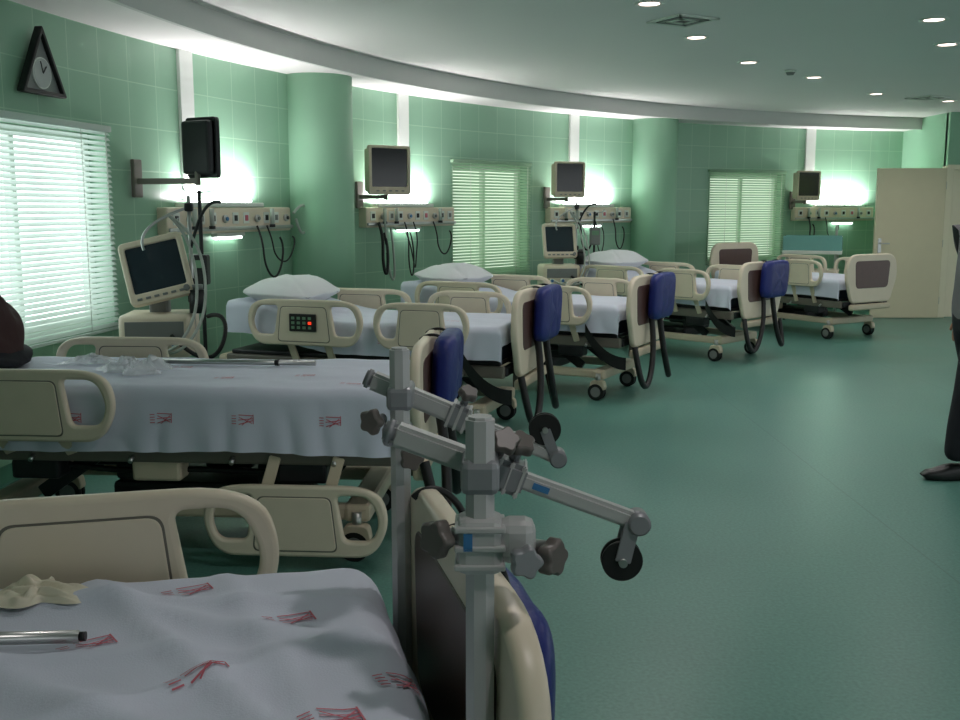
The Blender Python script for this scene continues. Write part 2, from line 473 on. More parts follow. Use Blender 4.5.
# ---------------------------------------------------------------- monitors
def monitor(phi, z, yaw, slim=False, r=11.85, s=1.0):
    p = rad(phi, r)
    e = empty('patient_monitor', (p.x, p.y, z), (90-phi+yaw)*D2R)
    w, h = .37*s, .37*s
    if slim: w *= .7
    fc = 'dark' if slim else 'cream2'
    out = rpoly([(-w/2, -h/2), (w/2, -h/2), (w/2, h/2), (-w/2, h/2)], .03)
    hole = rpoly([(-w*.43, -h*.34), (w*.43, -h*.34), (w*.43, h*.44), (-w*.43, h*.44)], .015)
    plate('bezel', out, [hole], .04, .006, fc, e, MR, (0, -.06, 0))
    box('screen', (w*.88, .006, h*.8), (0, -.064, h*.05), 'screen', e, bev=0)
    dd = .6 if slim else 1
    box('rear_shell', (w*.9, .1*dd, h*.88), (0, -.04+.05*dd, 0), fc, e, bev=.02)
    if not slim: box('rear_bulge', (w*.6, .08, h*.6), (0, .08, 0), fc, e, bev=.02)
    for i in range(5): box('key', (.03, .008, .012), (-w*.3+i*w*.15, -.083, -h*.42), 'grey', e, bev=.002)
    a = yaw*D2R
    dirw = Vector((math.sin(a), math.cos(a), 0))
    L = R-r-.03
    bar('swing_arm', (0, .0, -h*.5-.02), tuple(Vector((0, .0, -h*.5-.02))+dirw*(L)), .04, .04, 'frame', e)
    cyl('pivot', (0, .0, -h*.5-.05), (0, .0, -h*.3), .02, 'frame', e)
    q = dirw*(L)
    box('wall_plate', (.1, .03, .26), (q.x, q.y, -h*.5), 'frame', e, rot=Matrix.Rotation(-a, 3, 'Z'))
    return e
monitor(14.7, 1.95, 74, True, 11.7, 1.1)
monitor(29.6, 1.90, -24, False, 11.85, 1.25)
monitor(45.2, 1.88, -18, False, 11.85, 1.15)
monitor(67.0, 1.86, 0, False, 11.9, 1.15)

# ---------------------------------------------------------------- clock
e = wallframe('wall_clock', 9.9)
tri = rpoly([(-.22, 0), (.22, 0), (0, .4)], .02, 4)
tri2 = rpoly([(-.18, .025), (.18, .025), (0, .35)], .01, 4)
plate('case', tri, [tri2], .05, .006, 'black', e, MR, (0, -.055, 2.2))
plate('dial', rpoly([(-.19, .02), (.19, .02), (0, .36)], .01, 4), [], .02, .002, 'grey', e, MR, (0, -.045, 2.2))
cyl('dial_ring', (0, -.05, 2.325), (0, -.062, 2.325), .09, 'white', e, seg=32)
cyl('dial_face', (0, -.058, 2.325), (0, -.064, 2.325), .083, 'clockf', e, seg=32)
bar('hour_hand', (0, -.068, 2.325), (.035, -.068, 2.365), .003, .008, 'black', e, 0)
bar('minute_hand', (0, -.068, 2.325), (-.02, -.068, 2.39), .003, .006, 'black', e, 0)

# ---------------------------------------------------------------- BEDS
def sm(a, b, x):
    t = max(0, min(1, (x-a)/(b-a))); return t*t*(3-2*t)

def map1(s, half, r):
    sg = 1 if s >= 0 else -1; s = abs(s)
    k = s-(half-r)
    if k <= 0: return sg*s, 0
    if k < r*math.pi/2: return sg*(half-r+r*math.sin(k/r)), r*(1-math.cos(k/r))
    return sg*half, r+(k-r*math.pi/2)

UP = .615
def make_bed(F, raise_h=.12, pillow=True, near=(UP, UP), far=(UP, UP), pad=(.64, 1.02, -.12, .5), marks=(), wr=.004, zt=.78,
             keypad=False, seed=0, drop=.2, folds=0, hoses=True, strap=True, xs=None, cr=.05, bz=1.01, pad_x=-.088, head=True):
    d = Vector((F[0]-CX, F[1]-CY)).normalized()
    e = empty('hospital_bed', (F[0], F[1], 0), math.atan2(d.y, d.x))
    H = zt
    X4 = {'fn': (.27, .96), 'hn': (1.06, 1.93), 'ff': (.27, .96), 'hf': (1.06, 1.93)}
    if xs: X4.update(xs)
    for y in (-.33, .33):
        box('chassis_beam', (1.75, .06, .07), (1.1, y, .21), 'cream2', e, bev=.015)
    for x in (.27, 1.93):
        box('chassis_cross', (.12, .74, .08), (x, 0, .21), 'cream2', e, bev=.02)
    box('actuator_cover', (.7, .4, .1), (1.1, 0, .24), 'dark', e, bev=.02)
    for x in (.27, 1.93):
        for y in (-.37, .37):
            cyl('caster_stem', (x, y, .14), (x, y, .22), .022, 'steel', e)
            plate('caster_hood', rpoly([(-.07, -.02), (.07, -.02), (.055, .06), (-.055, .06)], .03), [], .06, .008, 'cream2', e, MR, (x, y, .105))
            sy = y
            for o in (-.021, .021):
                cyl('caster_wheel', (x+.01, sy+o-.011, .07), (x+.01, sy+o+.011, .07), .07, 'black', e, seg=28, bev=.005)
            cyl('caster_hub', (x+.01, sy-.036, .07), (x+.01, sy+.036, .07), .042, 'grey', e, seg=20)
    for x0, x1 in ((.45, .75), (1.75, 1.45)):
        for y in (-.26, .26): bar('lift_arm', (x0, y, .25), (x1, y, H-.32), .04, .07, 'dark', e)
        cyl('lift_axle', (x1, -.3, H-.32), (x1, .3, H-.32), .02, 'steel', e)
    for y in (-.4, .4): box('side_rail_frame', (2.06, .045, .08), (1.1, y, H-.3), 'frame', e, bev=.01)
    for x in (.08, .7, 1.4, 2.1): box('frame_cross', (.05, .78, .06), (x, 0, H-.3), 'dark', e)
    box('deck', (2.0, .8, .03), (1.1, 0, H-.245), 'dark', e)
    for x in (.5, 1.15, 1.7): box('frame_control_box', (.22, .12, .09), (x, .36, H-.38), 'dark' if x != 1.15 else 'cream2', e, bev=.015)
    for i in range(4): cyl('frame_hook', (.35+i*.45, .425, H-.31), (.35+i*.45, .455, H-.33), .01, 'steel', e)
    for i, (x, y, z) in enumerate(((.62, .2, .36), (.95, -.05, .37), (1.3, .15, .36), (1.62, -.1, .36))):
        box('motor_housing', (.24, .16, .11), (x, y, z), 'black' if i % 2 else 'dark', e, bev=.02)
    tube('wiring_loom', [(.3, .3, H-.34), (.6, .34, .36), (1.0, .3, .42), (1.4, .34, .35), (1.8, .3, H-.34)], .014, 'black', e)
    def zrise(x): return raise_h*sm(1.25, 2.0, x)
    def matt(u, v):
        x = .11+u*2.0; a = v*2*math.pi
        c, s = math.cos(a), math.sin(a)
        pw = .22
        y = .425*math.copysign(abs(c)**pw, c); z = .1*math.copysign(abs(s)**pw, s)
        return (x, y, H-.115+z+zrise(x)-(.03 if u == 0 else 0))
    ob = grid_mesh('mattress', matt, 24, 32, 'navy', e)
    bm = bmesh.new(); bm.from_mesh(ob.data); bmesh.ops.remove_doubles(bm, verts=bm.verts, dist=1e-5)
    bmesh.ops.holes_fill(bm, edges=[q for q in bm.edges if q.is_boundary]); bmesh.ops.recalc_face_normals(bm, faces=bm.faces[:])
    bm.to_mesh(ob.data); bm.free()
    hx, hy = 1.02, .446; xc = 1.1
    def S(x, q):
        X, dx = map1(x-xc, hx, cr)
        if x > xc: X, dx = x-xc, 0
        Y, dy = map1(q, hy, .045)
        X += xc
        dd = max(dx, dy)+.25*min(dx, dy)
        n1 = noise.noise(Vector((x*3.1+seed*7, q*4.3, seed)))
        n2 = noise.noise(Vector((x*9+seed, q*12, seed*2.2)))
        z = H+zrise(X)-dd+wr*(n1*1.6+n2*.7)
        if folds:
            for (ax, aq, w_, amp, ph) in ((.55, .83, .03, .012, .08), (.2, .98, .022, .010, -.18), (.75, .66, .035, .014, .52), (.9, .43, .03, .011, .4), (.35, -.93, .022, .010, .1), (.15, .99, .02, .008, .02), (.98, .2, .03, .008, .3)):
                t = (x*ax+q*aq*1.0+.03*n1)-ph; z += folds*amp*math.exp(-(t/w_)**2)*(1 if dd < .02 else .3)
        wv = dd/.2*(.010*math.sin(x*13+seed+2*n1)+.006*math.sin(x*31+seed*3))
        if dy > .03: Y += math.copysign(abs(wv)+.002, Y)
        if dx > .03: X -= abs(dx/.2*.01*math.sin(q*14+seed))
        return Vector((X, Y, z))
    q1 = hy+drop; x0 = xc-hx-.1
    dv = lambda x: 0.025*noise.noise(Vector((x*2.2, seed*3.3, 1)))
    def fs(u, v):
        x = x0+(2.1-x0)*u; q = -q1+2*q1*v; q *= 1+(dv(x) if abs(q) > .3 else 0)
        return S(x, q)
    grid_mesh('bed_sheet', fs, 120, 84, 'sheet', e)
    if marks:
        vs = []; fc = []
        strokes = []
        for i in range(4): strokes.append(((-.058, -.02+.013*i), (-.034, -.02+.013*i), .004))
        strokes += [((-.022, -.024), (.05, -.006), .0045), ((-.022, .024), (.05, .020), .0045), ((-.02, .012), (.046, -.02), .004),
                    ((-.005, -.028), (.046, .012), .004), ((-.024, -.002), (.052, .004), .004), ((.052, -.024), (.052, .026), .004)]
        for (mx_, mq, rot, s) in marks:
            cr_, sr = math.cos(rot), math.sin(rot)
            for (a, b, w_) in strokes:
                a = Vector(a)*s; b = Vector(b)*s; t = (b-a).normalized(); nrm = Vector((-t.y, t.x))*w_*s/2
                N = 3; base = len(vs)
                for k in range(N+1):
                    c_ = a.lerp(b, k/N)
                    for sg in (1, -1):
                        p = c_+nrm*sg
                        lx = mx_+p.x*cr_-p.y*sr; lq = mq+p.x*sr+p.y*cr_
                        P = S(lx, lq); A = S(lx+.004, lq); B = S(lx, lq+.004)
                        nn = (A-P).cross(B-P).normalized()
                        if nn.z < -.3: nn = -nn
                        vs.append(P+nn*.003)
                for k in range(N):
                    fc.append((base+2*k, base+2*k+1, base+2*k+3, base+2*k+2))
        me = bpy.data.meshes.new('sheet_print'); me.from_pydata(vs, [], fc); link('sheet_print', me, 'red', e)
    if pillow:
        def pf(u, v):
            th = u*2*math.pi; f = (v-.5)*math.pi
            a_, b_, c_ = .25, .40, .10
            g = lambda t, ex: math.copysign(abs(t)**ex, t)
            x = a_*g(math.cos(f), .45)*g(math.cos(th), .45); y = b_*g(math.cos(f), .45)*g(math.sin(th), .45); z = c_*g(math.sin(f), .8)
            edge = (1-.8*(abs(x)/a_)**2.4)*(1-.8*(abs(y)/b_)**3)
            z = z*max(.06, edge)*1.15
            nn = noise.noise(Vector((x*7, y*7, seed+3)))
            cre = -.018*math.exp(-((y-.12+x*.5)/.03)**2)-.014*math.exp(-((y+.15-x*.4)/.025)**2)
            return (1.80+x, y+.02, H+raise_h*.9+.055+z+nn*.016+(cre if z > 0 else 0)+.42*x*raise_h)
        ob = grid_mesh('pillow', pf, 56, 32, 'sheetw', e)
    def board(nm, x, z0, z1, wid):
        w2 = wid/2; h = z1-z0
        o = rpoly([(-w2+.12, 0), (w2-.12, 0), (w2-.05, h*.32), (w2+.0, h*.55), (w2-.05, h), (-w2+.05, h), (-w2, h*.55), (-w2+.05, h*.32)],
                  [.06, .06, .08, .12, .16, .16, .12, .08])
        plate(nm, o, [], .045, .016, 'cream', e, MB, (x, 0, z0))
        o2 = rpoly([(-w2*.62, h*.3), (w2*.62, h*.3), (w2*.68, h*.86), (-w2*.68, h*.86)], .06)
        plate(nm+'_inset', o2, [], .052, .004, 'brown', e, MB, (x, 0, z0))
        for y in (-.25, .25): box(nm+'_post', (.035, .05, .2), (x+(.035 if x < 1 else -.035), y, z0+.02), 'frame', e)
    board('footboard', 0, .44, bz, .92)
    if head: board('headboard', 2.2, .46, 1.08, .92)
    else: box('head_bumper', (.08, .84, .09), (2.16, 0, .47), 'cream2', e, bev=.025)
    box('foot_bumper', (.06, .7, .07), (-.005, 0, .39), 'cream2', e, bev=.02)
    def rail(nm, xx_, side, zo):
        x0, x1 = xx_
        w_ = x1-x0; h = .315
        y = side*.505
        o = rpoly([(-w_/2+.07, 0), (w_/2-.07, 0), (w_/2+.005, h*.5), (w_/2-.05, h), (-w_/2+.05, h), (-w_/2-.005, h*.5)],
                  [.08, .08, .12, .16, .16, .12])
        t = .042
        holes = []
        hr = [(w_*.26, t+.03), (w_/2-.075, t+.03), (w_/2-.042, h*.5), (w_/2-.085, h-t), (w_*.22, h-t)]
        holes.append(rpoly(hr, [.03, .04, .05, .06, .03]))
        holes.append([Vector((-p[0], p[1])) for p in reversed(holes[0])])
        plate(nm, o, holes, .04, .013, 'cream', e, MR, ((x0+x1)/2, y, zo))
        pc = rpoly([(-w_*.22, .03), (w_*.22, .03), (w_*.19, h-.05), (-w_*.19, h-.05)], .03)
        pc1 = [p*1.0+Vector((0, 0)) for p in pc]
        plate(nm+'_groove', [Vector((p.x*1.03, (p.y-.15)*1.04+.15)) for p in pc], [], .043, .001, 'frame', e, MR, ((x0+x1)/2, y, zo))
        plate(nm+'_panel', pc1, [], .048, .004, 'cream', e, MR, ((x0+x1)/2, y, zo))
        for o_ in (-.14, .14):
            xx = (x0+x1)/2+o_
            bar(nm+'_arm', (xx, side*.475, zo+.04 if zo > .4 else zo+.26), (xx-.04, side*.43, H-.3), .05, .02, 'cream2', e, up=(0, 1, 0))
    rail('foot_rail_near', X4['fn'], 1, near[0]); rail('head_rail_near', X4['hn'], 1, near[1])
    rail('foot_rail_far', X4['ff'], -1, far[0]); rail('head_rail_far', X4['hf'], -1, far[1])
    if keypad:
        kx = sum(X4['hn'])/2
        box('keypad', (.2, .012, .12), (kx, .535, .775), 'black', e, bev=.004)
        for i in range(4):
            for j in range(3):
                box('key', (.022, .006, .018), (kx+.07-i*.042, .543, .742+j*.032), 'led_r' if (i == 3 and j == 1) else 'led_g', e, bev=0)
    if pad:
        z0, z1, yc, wd = pad
        h = z1-z0
        def pf(u, v):
            th = u*2*math.pi; f = (v-.5)*math.pi
            g = lambda t, k: math.copysign(abs(t)**k, t)
            y = wd/2*g(math.cos(f), .4)*g(math.cos(th), .4); z = h/2*g(math.cos(f), .4)*g(math.sin(th), .4); x = .055*g(math.sin(f), .6)
            x *= 1+.12*math.cos(y*40)
            return (pad_x+x-.02*(z/h), yc+y, (z0+z1)/2+z)
        grid_mesh('footboard_cushion', pf, 48, 22, 'blue', e)
        for yy in (yc-.12, yc+.12):
            tube('cushion_hook', [(pad_x, yy, z1-.03), (pad_x+.03, yy, bz+.012), (0, yy, bz+.012), (.03, yy, bz-.02)], .007, 'black', e)
    if hoses:
        tube('power_cable_loop', [(-.06, .05, .66), (-.1, .08, .45), (-.12, .2, .16), (-.1, .34, .09), (-.08, .4, .28), (-.03, .36, .45)], .024, 'black', e)
        tube('strap', [(-.08, -.1, .66), (-.11, -.1, .42), (-.14, -.2, .13), (-.1, -.35, .1), (-.02, -.38, .4)], .026, 'black', e)
        if strap: grid_mesh('hanging_strap', lambda u, v: (.35-.35*u, .47+.03*math.sin(u*3), .58-.5*u+.25*u*u+(v-.5)*.1), 14, 2, 'black', e)
    return e

PI = math.pi
b1m = [(.46, -.336, PI+.3, .82), (.28, -.158, PI+.2, .82), (.434, .056, PI+.45, .82), (.615, -.123, PI+.4, .82), (.125, .1, PI+.35, .72), (.243, .22, PI+.2, .82), (.8, .02, PI+.2, .82), (.72, .27, PI+.2, .82), (1.0, -.2, PI+.2, .82)]
make_bed((-.03, 1.63), 0, False, near=(.13, .13), far=(.665, .665), pad=(.25, .86, -.17, .5), pad_x=-.105, marks=b1m, wr=.007, seed=1, folds=1.3, hoses=False, drop=.18, zt=.82, cr=.09, xs={'ff': (.27, 1.06), 'hf': (1.16, 2.0)})
b2m = [(1.1, .56, PI, .85), (.74, .56, PI, .85), (.36, .56, PI, .85), (.9, .2, PI, .8), (.55, .1, PI, .8), (.3, .3, PI, .8), (1.2, -.1, PI, .8), (1.5, .56, PI, .85)]
b2 = make_bed((-.25, 4.66), 0, False, near=(.06, .55), far=(.2, .56), marks=b2m, seed=2, wr=.005, drop=.26, xs={'fn': (.1, .92), 'hn': (1.27, 2.12), 'hf': (1.2, 2.05)}, pad=(.62, .97, -.12, .5), bz=.96, strap=False)
b3 = make_bed((.35, 6.88), .12, True, seed=3, keypad=True, head=False, xs={'hn': (1.02, 1.9)}, marks=[(.5, .2, PI, .8), (.8, -.1, PI, .8), (.9, .55, PI, .8), (.45, .55, PI, .8)])
make_bed((1.37, 8.27), .12, True, seed=4, head=False, marks=[(.4, .54, PI, .8)])
make_bed((2.85, 10.25), .14, True, seed=5, head=False)
make_bed((4.6, 11.9), .0, False, pad=None, seed=6, near=(UP, .2), zt=.72, hoses=False)

# ---------------------------------------------------------------- traction frame on nearest bed
e = empty('traction_frame')
PA = Vector((0, 1.32, 0)); PB = Vector((-.16, 1.985, 0))
for nm, P in (('pole_a', PA), ('pole_b', PB)):
    for z0, z1, h in ((.4, 1.275, .021),):
        bm = bmesh.new(); bmesh.ops.create_cone(bm, cap_ends=True, segments=8, radius1=h, radius2=h, depth=z1-z0)
        bmesh.ops.rotate(bm, matrix=Matrix.Rotation(math.pi/8, 3, 'Z'), verts=bm.verts)
        bmesh.ops.bevel(bm, geom=[q for q in bm.edges if abs(q.verts[0].co.z-q.verts[1].co.z) < 1e-5], offset=.004, segments=2, affect='EDGES')
        bmesh.ops.translate(bm, vec=(P.x, P.y, (z0+z1)/2), verts=bm.verts)
        me = bpy.data.meshes.new(nm); bm.to_mesh(me); bm.free(); link(nm, me, 'alu', e)
    box(nm+'_bed_clamp', (.07, .06, .09), (P.x, P.y, .47), 'alu_d', e, bev=.01)

def star_knob(nm, c, axis, r, t, par, m='knob'):
    c = Vector(c); bm = bmesh.new(); n = 40
    rings = []
    for zz, sc_ in ((-t/2, .86), (-t/2+.003, 1), (t/2-.004, 1), (t/2, .84)):
        rings.append([bm.verts.new((r*sc_*(1+.13*math.cos(5*2*math.pi*i/n))*math.cos(2*math.pi*i/n), r*sc_*(1+.13*math.cos(5*2*math.pi*i/n))*math.sin(2*math.pi*i/n), zz)) for i in range(n)])
    for a, b in zip(rings, rings[1:]):
        for i in range(n): bm.faces.new((a[i], a[(i+1) % n], b[(i+1) % n], b[i]))
    bm.faces.new(rings[0][::-1]); bm.faces.new(rings[-1])
    bm.transform(Matrix.Translation(c) @ align(axis))
    me = bpy.data.meshes.new(nm); bm.to_mesh(me); bm.free()
    for p in me.polygons: p.use_smooth = len(p.vertices) == 4
    link(nm, me, m, par)
    ax = Vector(axis).normalized()
    cyl(nm+'_hub', c-ax*t*.2, c-ax*(t*.5+.028), r*.42, 'alu_d', par)

def arm(nm, a, b, P, sgn, wid):
    a = Vector(a); b = Vector(b); d = (b-a).normalized()
    m1 = a.lerp(b, .46)
    bar(nm+'_inner', a, m1, wid*1.1, wid*1.1, 'alu', e, .006)
    bar(nm+'_outer', m1, b, wid*.8, wid*.8, 'alu', e, .005)
    cyl(nm+'_end_cap', a-d*.012, a+d*.004, wid*.6, 'alu_d', e, seg=24, bev=.004)
    c = a.lerp(b, .47)
    u = Vector((0, -1, 0)); up = d.cross(u).normalized()
    if up.z < 0: up = -up
    bar(nm+'_clamp', c-d*.024, c+d*.024, wid*1.55, wid*1.5, 'alu_d', e, .007)
    for s in (-.62, 0, .62): bar(nm+'_clamp_rib', c+d*(.028*s)-d*.003, c+d*(.028*s)+d*.003, wid*1.68, wid*1.62, 'alu', e, .002)
    star_knob(nm+'_knob', c+up*(wid*.8+.026)+Vector((0, -.01, 0)), up*.9+Vector((0, -.45, 0)), .019, .018, e)
    bar(nm+'_sticker', c+d*.036-Vector((0, wid*.42, 0)), c+d*.06-Vector((0, wid*.42, 0)), .002, wid*.3, 'sticker', e, 0)
    t = (P.x-a.x)/(b.x-a.x); q = a.lerp(b, t)
    box(nm+'_pole_clamp', (.052, abs(q.y-P.y)+.045, .048), (P.x, (q.y+P.y)/2, q.z), 'alu_d', e, bev=.01)
    return c, d, up
c, d, up = arm('arm_a', (-.122, 1.385, 1.2375), (.222, 1.37, 1.113), PA, 1, .03)
c2, d2, up2 = arm('arm_b', (-.225, 2.05, 1.2), (.16, 2.03, 1.04), PB, 1, .034)
star_knob('knob_b_left', (-.215, 1.96, 1.13), (-.5, -.8, 0), .024, .02, e)
star_knob('knob_b_low', (-.135, 1.94, 1.06), (.2, -1, -.1), .022, .02, e)
box('b_small_clamp', (.06, .055, .045), (-.165, 1.985, 1.1), 'alu_d', e, bev=.01)
def pulley(nm, c, att, r):
    c = Vector(c); att = Vector(att)
    for o in (-.013, .013):
        bar(nm+'_bracket', att+Vector((0, o, 0)), c+Vector((0, o, 0)), .022, .004, 'alu_d', e, .001, up=(0, 1, 0))
    for o in (-.007, .007): cyl(nm+'_flange', c+Vector((0, o-.003, 0)), c+Vector((0, o+.003, 0)), r, 'black', e, seg=36, bev=.001)
    cyl(nm+'_groove', c+Vector((0, -.006, 0)), c+Vector((0, .006, 0)), r*.82, 'black', e, seg=36)
    cyl(nm+'_axle', c+Vector((0, -.02, 0)), c+Vector((0, .02, 0)), .006, 'steel', e)
cyl('arm_a_tip', (.222, 1.35, 1.113), (.222, 1.39, 1.113), .016, 'alu_d', e, seg=24, bev=.003)
cyl('arm_b_tip', (.16, 2.005, 1.04), (.16, 2.055, 1.04), .018, 'alu_d', e, seg=24, bev=.003)
pulley('pulley_a', (.2, 1.37, 1.058), (.213, 1.37, 1.115), .029)
pulley('pulley_b', (.133, 2.03, 1.1), (.155, 2.03, 1.04), .033)
z = 1.10
box('cross_clamp', (.062, .06, .078), (.0, 1.32, z), 'alu', e, bev=.012)
box('cross_clamp_side', (.05, .05, .06), (.05, 1.32, z+.004), 'alu', e, bev=.014)
for dz in (-.026, 0, .026): box('cross_clamp_rib', (.068, .066, .008), (0, 1.32, z+dz), 'alu', e, bev=.002)
cyl('cross_spindle', (-.04, 1.32, z+.01), (.09, 1.32, z-.01), .012, 'steel', e)
star_knob('cross_knob_left', (-.058, 1.3, z+.012), (-.7, -.75, .1), .024, .022, e)
star_knob('cross_knob_front', (.06, 1.265, z-.008), (.15, -1, .05), .02, .022, e, 'alu_d')
star_knob('cross_knob_right', (.098, 1.31, z-.018), (.8, -.6, 0), .024, .022, e)
box('pole_sticker', (.012, .002, .024), (-.016, 1.288, z+.01), 'sticker', e, bev=0)
star_knob('knob_a_top', (.035, 1.345, 1.235), (.2, -.8, .6), .018, .018, e)

# items on beds
e = empty('chrome_rod', (0, 0, 0))
cyl('rod', (-1.15, 1.56, .845), (-.665, 1.59, .845), .011, 'steel', e, seg=20, bev=.002)
cyl('rod_tip', (-.665, 1.59, .845), (-.655, 1.591, .845), .008, 'dark', e)
e = empty('chrome_rod', (0, 0, 0))
cyl('rod', (-1.62, 4.93, .80), (-.80, 4.86, .80), .013, 'steel', e, seg=16)
cyl('rod_ring', (-1.0, 4.877, .80), (-.98, 4.875, .80), .016, 'dark', e)
def crumple(name, c, a, b, h, m, seed, fx=6):
    def f(u, v):
        x = (u-.5)*2; y = (v-.5)*2
        rr = math.sqrt(x*x+y*y)
        n1 = noise.noise(Vector((x*2+seed, y*2, seed))); n2 = abs(noise.noise(Vector((x*fx, y*fx+seed, 2))))
        s_ = max(abs(x), abs(y))/max(rr, 1e-4) if rr > 0 else 1
        ang = math.atan2(y, x); w_ = 1+.25*math.sin(3*ang+seed)+.12*math.sin(7*ang)
        rr2 = max(abs(x), abs(y))
        return (c[0]+a*x*s_*w_, c[1]+b*y*s_*w_, c[2]+.003+h*(1-rr2**2)*(.45+.5*n1+.9*n2))
    return grid_mesh(name, f, 40, 40, m)
crumple('latex_glove', (-.83, 1.80, .83), .10, .06, .035, 'glove', 2.0, 3)
crumple('plastic_bag', (-1.62, 4.72, .785), .16, .14, .07, 'poly', 5.0, 4)
crumple('plastic_wrapper', (-1.95, 5.0, .785), .12, .12, .04, 'poly', 9.0, 4)

e = empty('jacket')
def jf(u, v):
    th = u*2*math.pi; f = (v-.5)*math.pi; g = lambda t, k: math.copysign(abs(t)**k, t)
    x = .26*g(math.cos(f), .8)*g(math.cos(th), .9); y = .2*g(math.cos(f), .7)*g(math.sin(th), .8); z = .2*g(math.sin(f), .95)
    n = noise.noise(Vector((x*6, y*6, z*6))); n2 = noise.noise(Vector((x*14, y*14, z*14+3)))
    return (-2.46+x*(1+.25*n), 4.86+y*(1+.25*n), .98+z*(1+.3*n)+.03*n+.02*n2-.30*max(0, x))
grid_mesh('body', jf, 64, 40, 'maroon', e)
def jf2(u, v):
    p = jf(u, v); n = noise.noise(Vector((p[0]*5, p[1]*9, 3)))
    return (-2.44+(p[0]+2.46)*1.1, 4.84+(p[1]-4.86)*1.1, .85+(p[2]-.98)*.3+.01*n)
grid_mesh('folded_trousers', jf2, 40, 20, 'trouser', e)

# ---------------------------------------------------------------- ventilators
def ventilator(x, y, yaw, arm_on=True, roll=0):
    e = empty('ventilator', (x, y, 0), yaw)
    for a in range(5):
        t = 2*math.pi*a/5
        p = (.27*math.cos(t), .27*math.sin(t))
        bar('base_leg', (0, 0, .13), (p[0], p[1], .1), .06, .04, 'cream2', e)
        cyl('caster', (p[0]-.015, p[1], .04), (p[0]+.015, p[1], .04), .04, 'black', e)
    cyl('column', (0, 0, .1), (0, 0, .68), .045, 'cream2', e)
    box('gas_module', (.42, .36, .26), (0, 0, .79), 'cream', e, bev=.03)
    box('module_face', (.34, .01, .1), (0, -.182, .83), 'grey', e, bev=.003)
    for i in range(3):
        cyl('port', (-.12+.12*i, -.18, .75), (-.12+.12*i, -.23, .75), .022, 'white', e)
        cyl('port_cap', (-.12+.12*i, -.23, .75), (-.12+.12*i, -.235, .75), .016, 'sticker', e)
    box('neck', (.12, .08, .16), (0, .03, .97), 'grey', e, bev=.02)
    rt = Matrix.Rotation(-20*D2R, 4, 'X') @ Matrix.Rotation(roll, 4, 'Y')
    w_, h_ = .38, .40
    T = Matrix.Translation((0, -.03, 1.18)) @ rt
    plate('screen_bezel', rpoly([(-w_/2, -h_/2), (w_/2, -h_/2), (w_/2, h_/2), (-w_/2, h_/2)], .04), [rpoly([(-.155, -.13), (.155, -.13), (.155, .16), (-.155, .16)], .015)], .05, .01, 'cream', e, T @ MR, (0, 0, 0))
    s_ = box('screen', (.32, .01, .3), (0, 0, 0), 'screen2', e, bev=0); s_.data.transform(T @ Matrix.Translation((0, -.006, .015)))
    s_ = box('screen_back', (.36, .07, .36), (0, 0, 0), 'cream2', e, bev=.025); s_.data.transform(T @ Matrix.Translation((0, .05, 0)))
    for i in range(6):
        k = box('key', (.03, .008, .014), (0, 0, 0), 'grey', e, bev=.002); k.data.transform(T @ Matrix.Translation((-.13+.05*i, -.027, -.168)))
    kx = cyl('dial', (0, -.05, 0), (0, -.02, 0), .018, 'grey', e); kx.data.transform(T @ Matrix.Translation((.15, 0, -.165)))
    if arm_on:
        cyl('support_post', (.2, .0, .7), (.2, .0, 1.62), .012, 'steel', e)
        tube('support_arm', [(.2, 0, 1.55), (.05, -.05, 1.5), (-.1, -.1, 1.42), (-.05, -.12, 1.3)], .009, 'steel', e)
        tube('support_arm_top', [(.2, 0, 1.3), (.26, -.02, 1.5), (.31, -.05, 1.6), (.4, -.1, 1.58)], .01, 'dark', e)
        for z_ in (1.0, 1.1, 1.55): box('post_clamp', (.05, .05, .05), (.2, 0, z_), 'dark', e, bev=.01)
        cyl('humidifier', (.24, -.07, .92), (.24, -.07, 1.06), .05, 'dark', e); cyl('humidifier_lid', (.24, -.07, 1.06), (.24, -.07, 1.09), .035, 'grey', e)
        for o in (0, .05):
            tube('breathing_hose', [(-.1+o*2, -.2, .75), (.05+o, -.36, .66), (.24+o, -.3, .8), (.27+o, -.12, 1.1), (.2+o, -.06, 1.4), (.1, -.1, 1.5)], .009, 'tube', e)
        tube('dark_hose', [(.1, -.2, .8), (.3, -.3, .6), (.45, -.25, .75), (.42, -.2, .95), (.3, -.1, .9)], .013, 'black', e)
    return e
ventilator(-1.95, 6.12, .12, roll=-14*D2R)
ventilator(.88, 11.35, .15)

def iv_stand(x, y, h, zp, pm):
    e = empty('iv_stand', (x, y, 0))
    for a in range(5):
        t = 2*math.pi*a/5; bar('leg', (0, 0, .1), (.2*math.cos(t), .2*math.sin(t), .06), .03, .02, 'steel', e)
        cyl('wheel', (.2*math.cos(t)-.01, .2*math.sin(t), .03), (.2*math.cos(t)+.01, .2*math.sin(t), .03), .03, 'black', e)
    cyl('post', (0, 0, .08), (0, 0, h), .013, 'dark', e)
    box('infusion_pump', (.12, .1, .2), (0, -.06, zp), pm, e, bev=.015)
    box('pump_display', (.08, .006, .05), (0, -.112, zp+.04), 'led_g', e, bev=0)
    for s in (-1, 1): tube('hook', [(0, 0, h-.02), (s*.06, 0, h+.01), (s*.1, 0, h-.03), (s*.11, 0, h+.03)], .005, 'steel', e)
iv_stand(-1.86, 6.78, 1.66, 1.14, 'dark')
iv_stand(1.32, 11.75, 1.5, 1.22, 'grey')

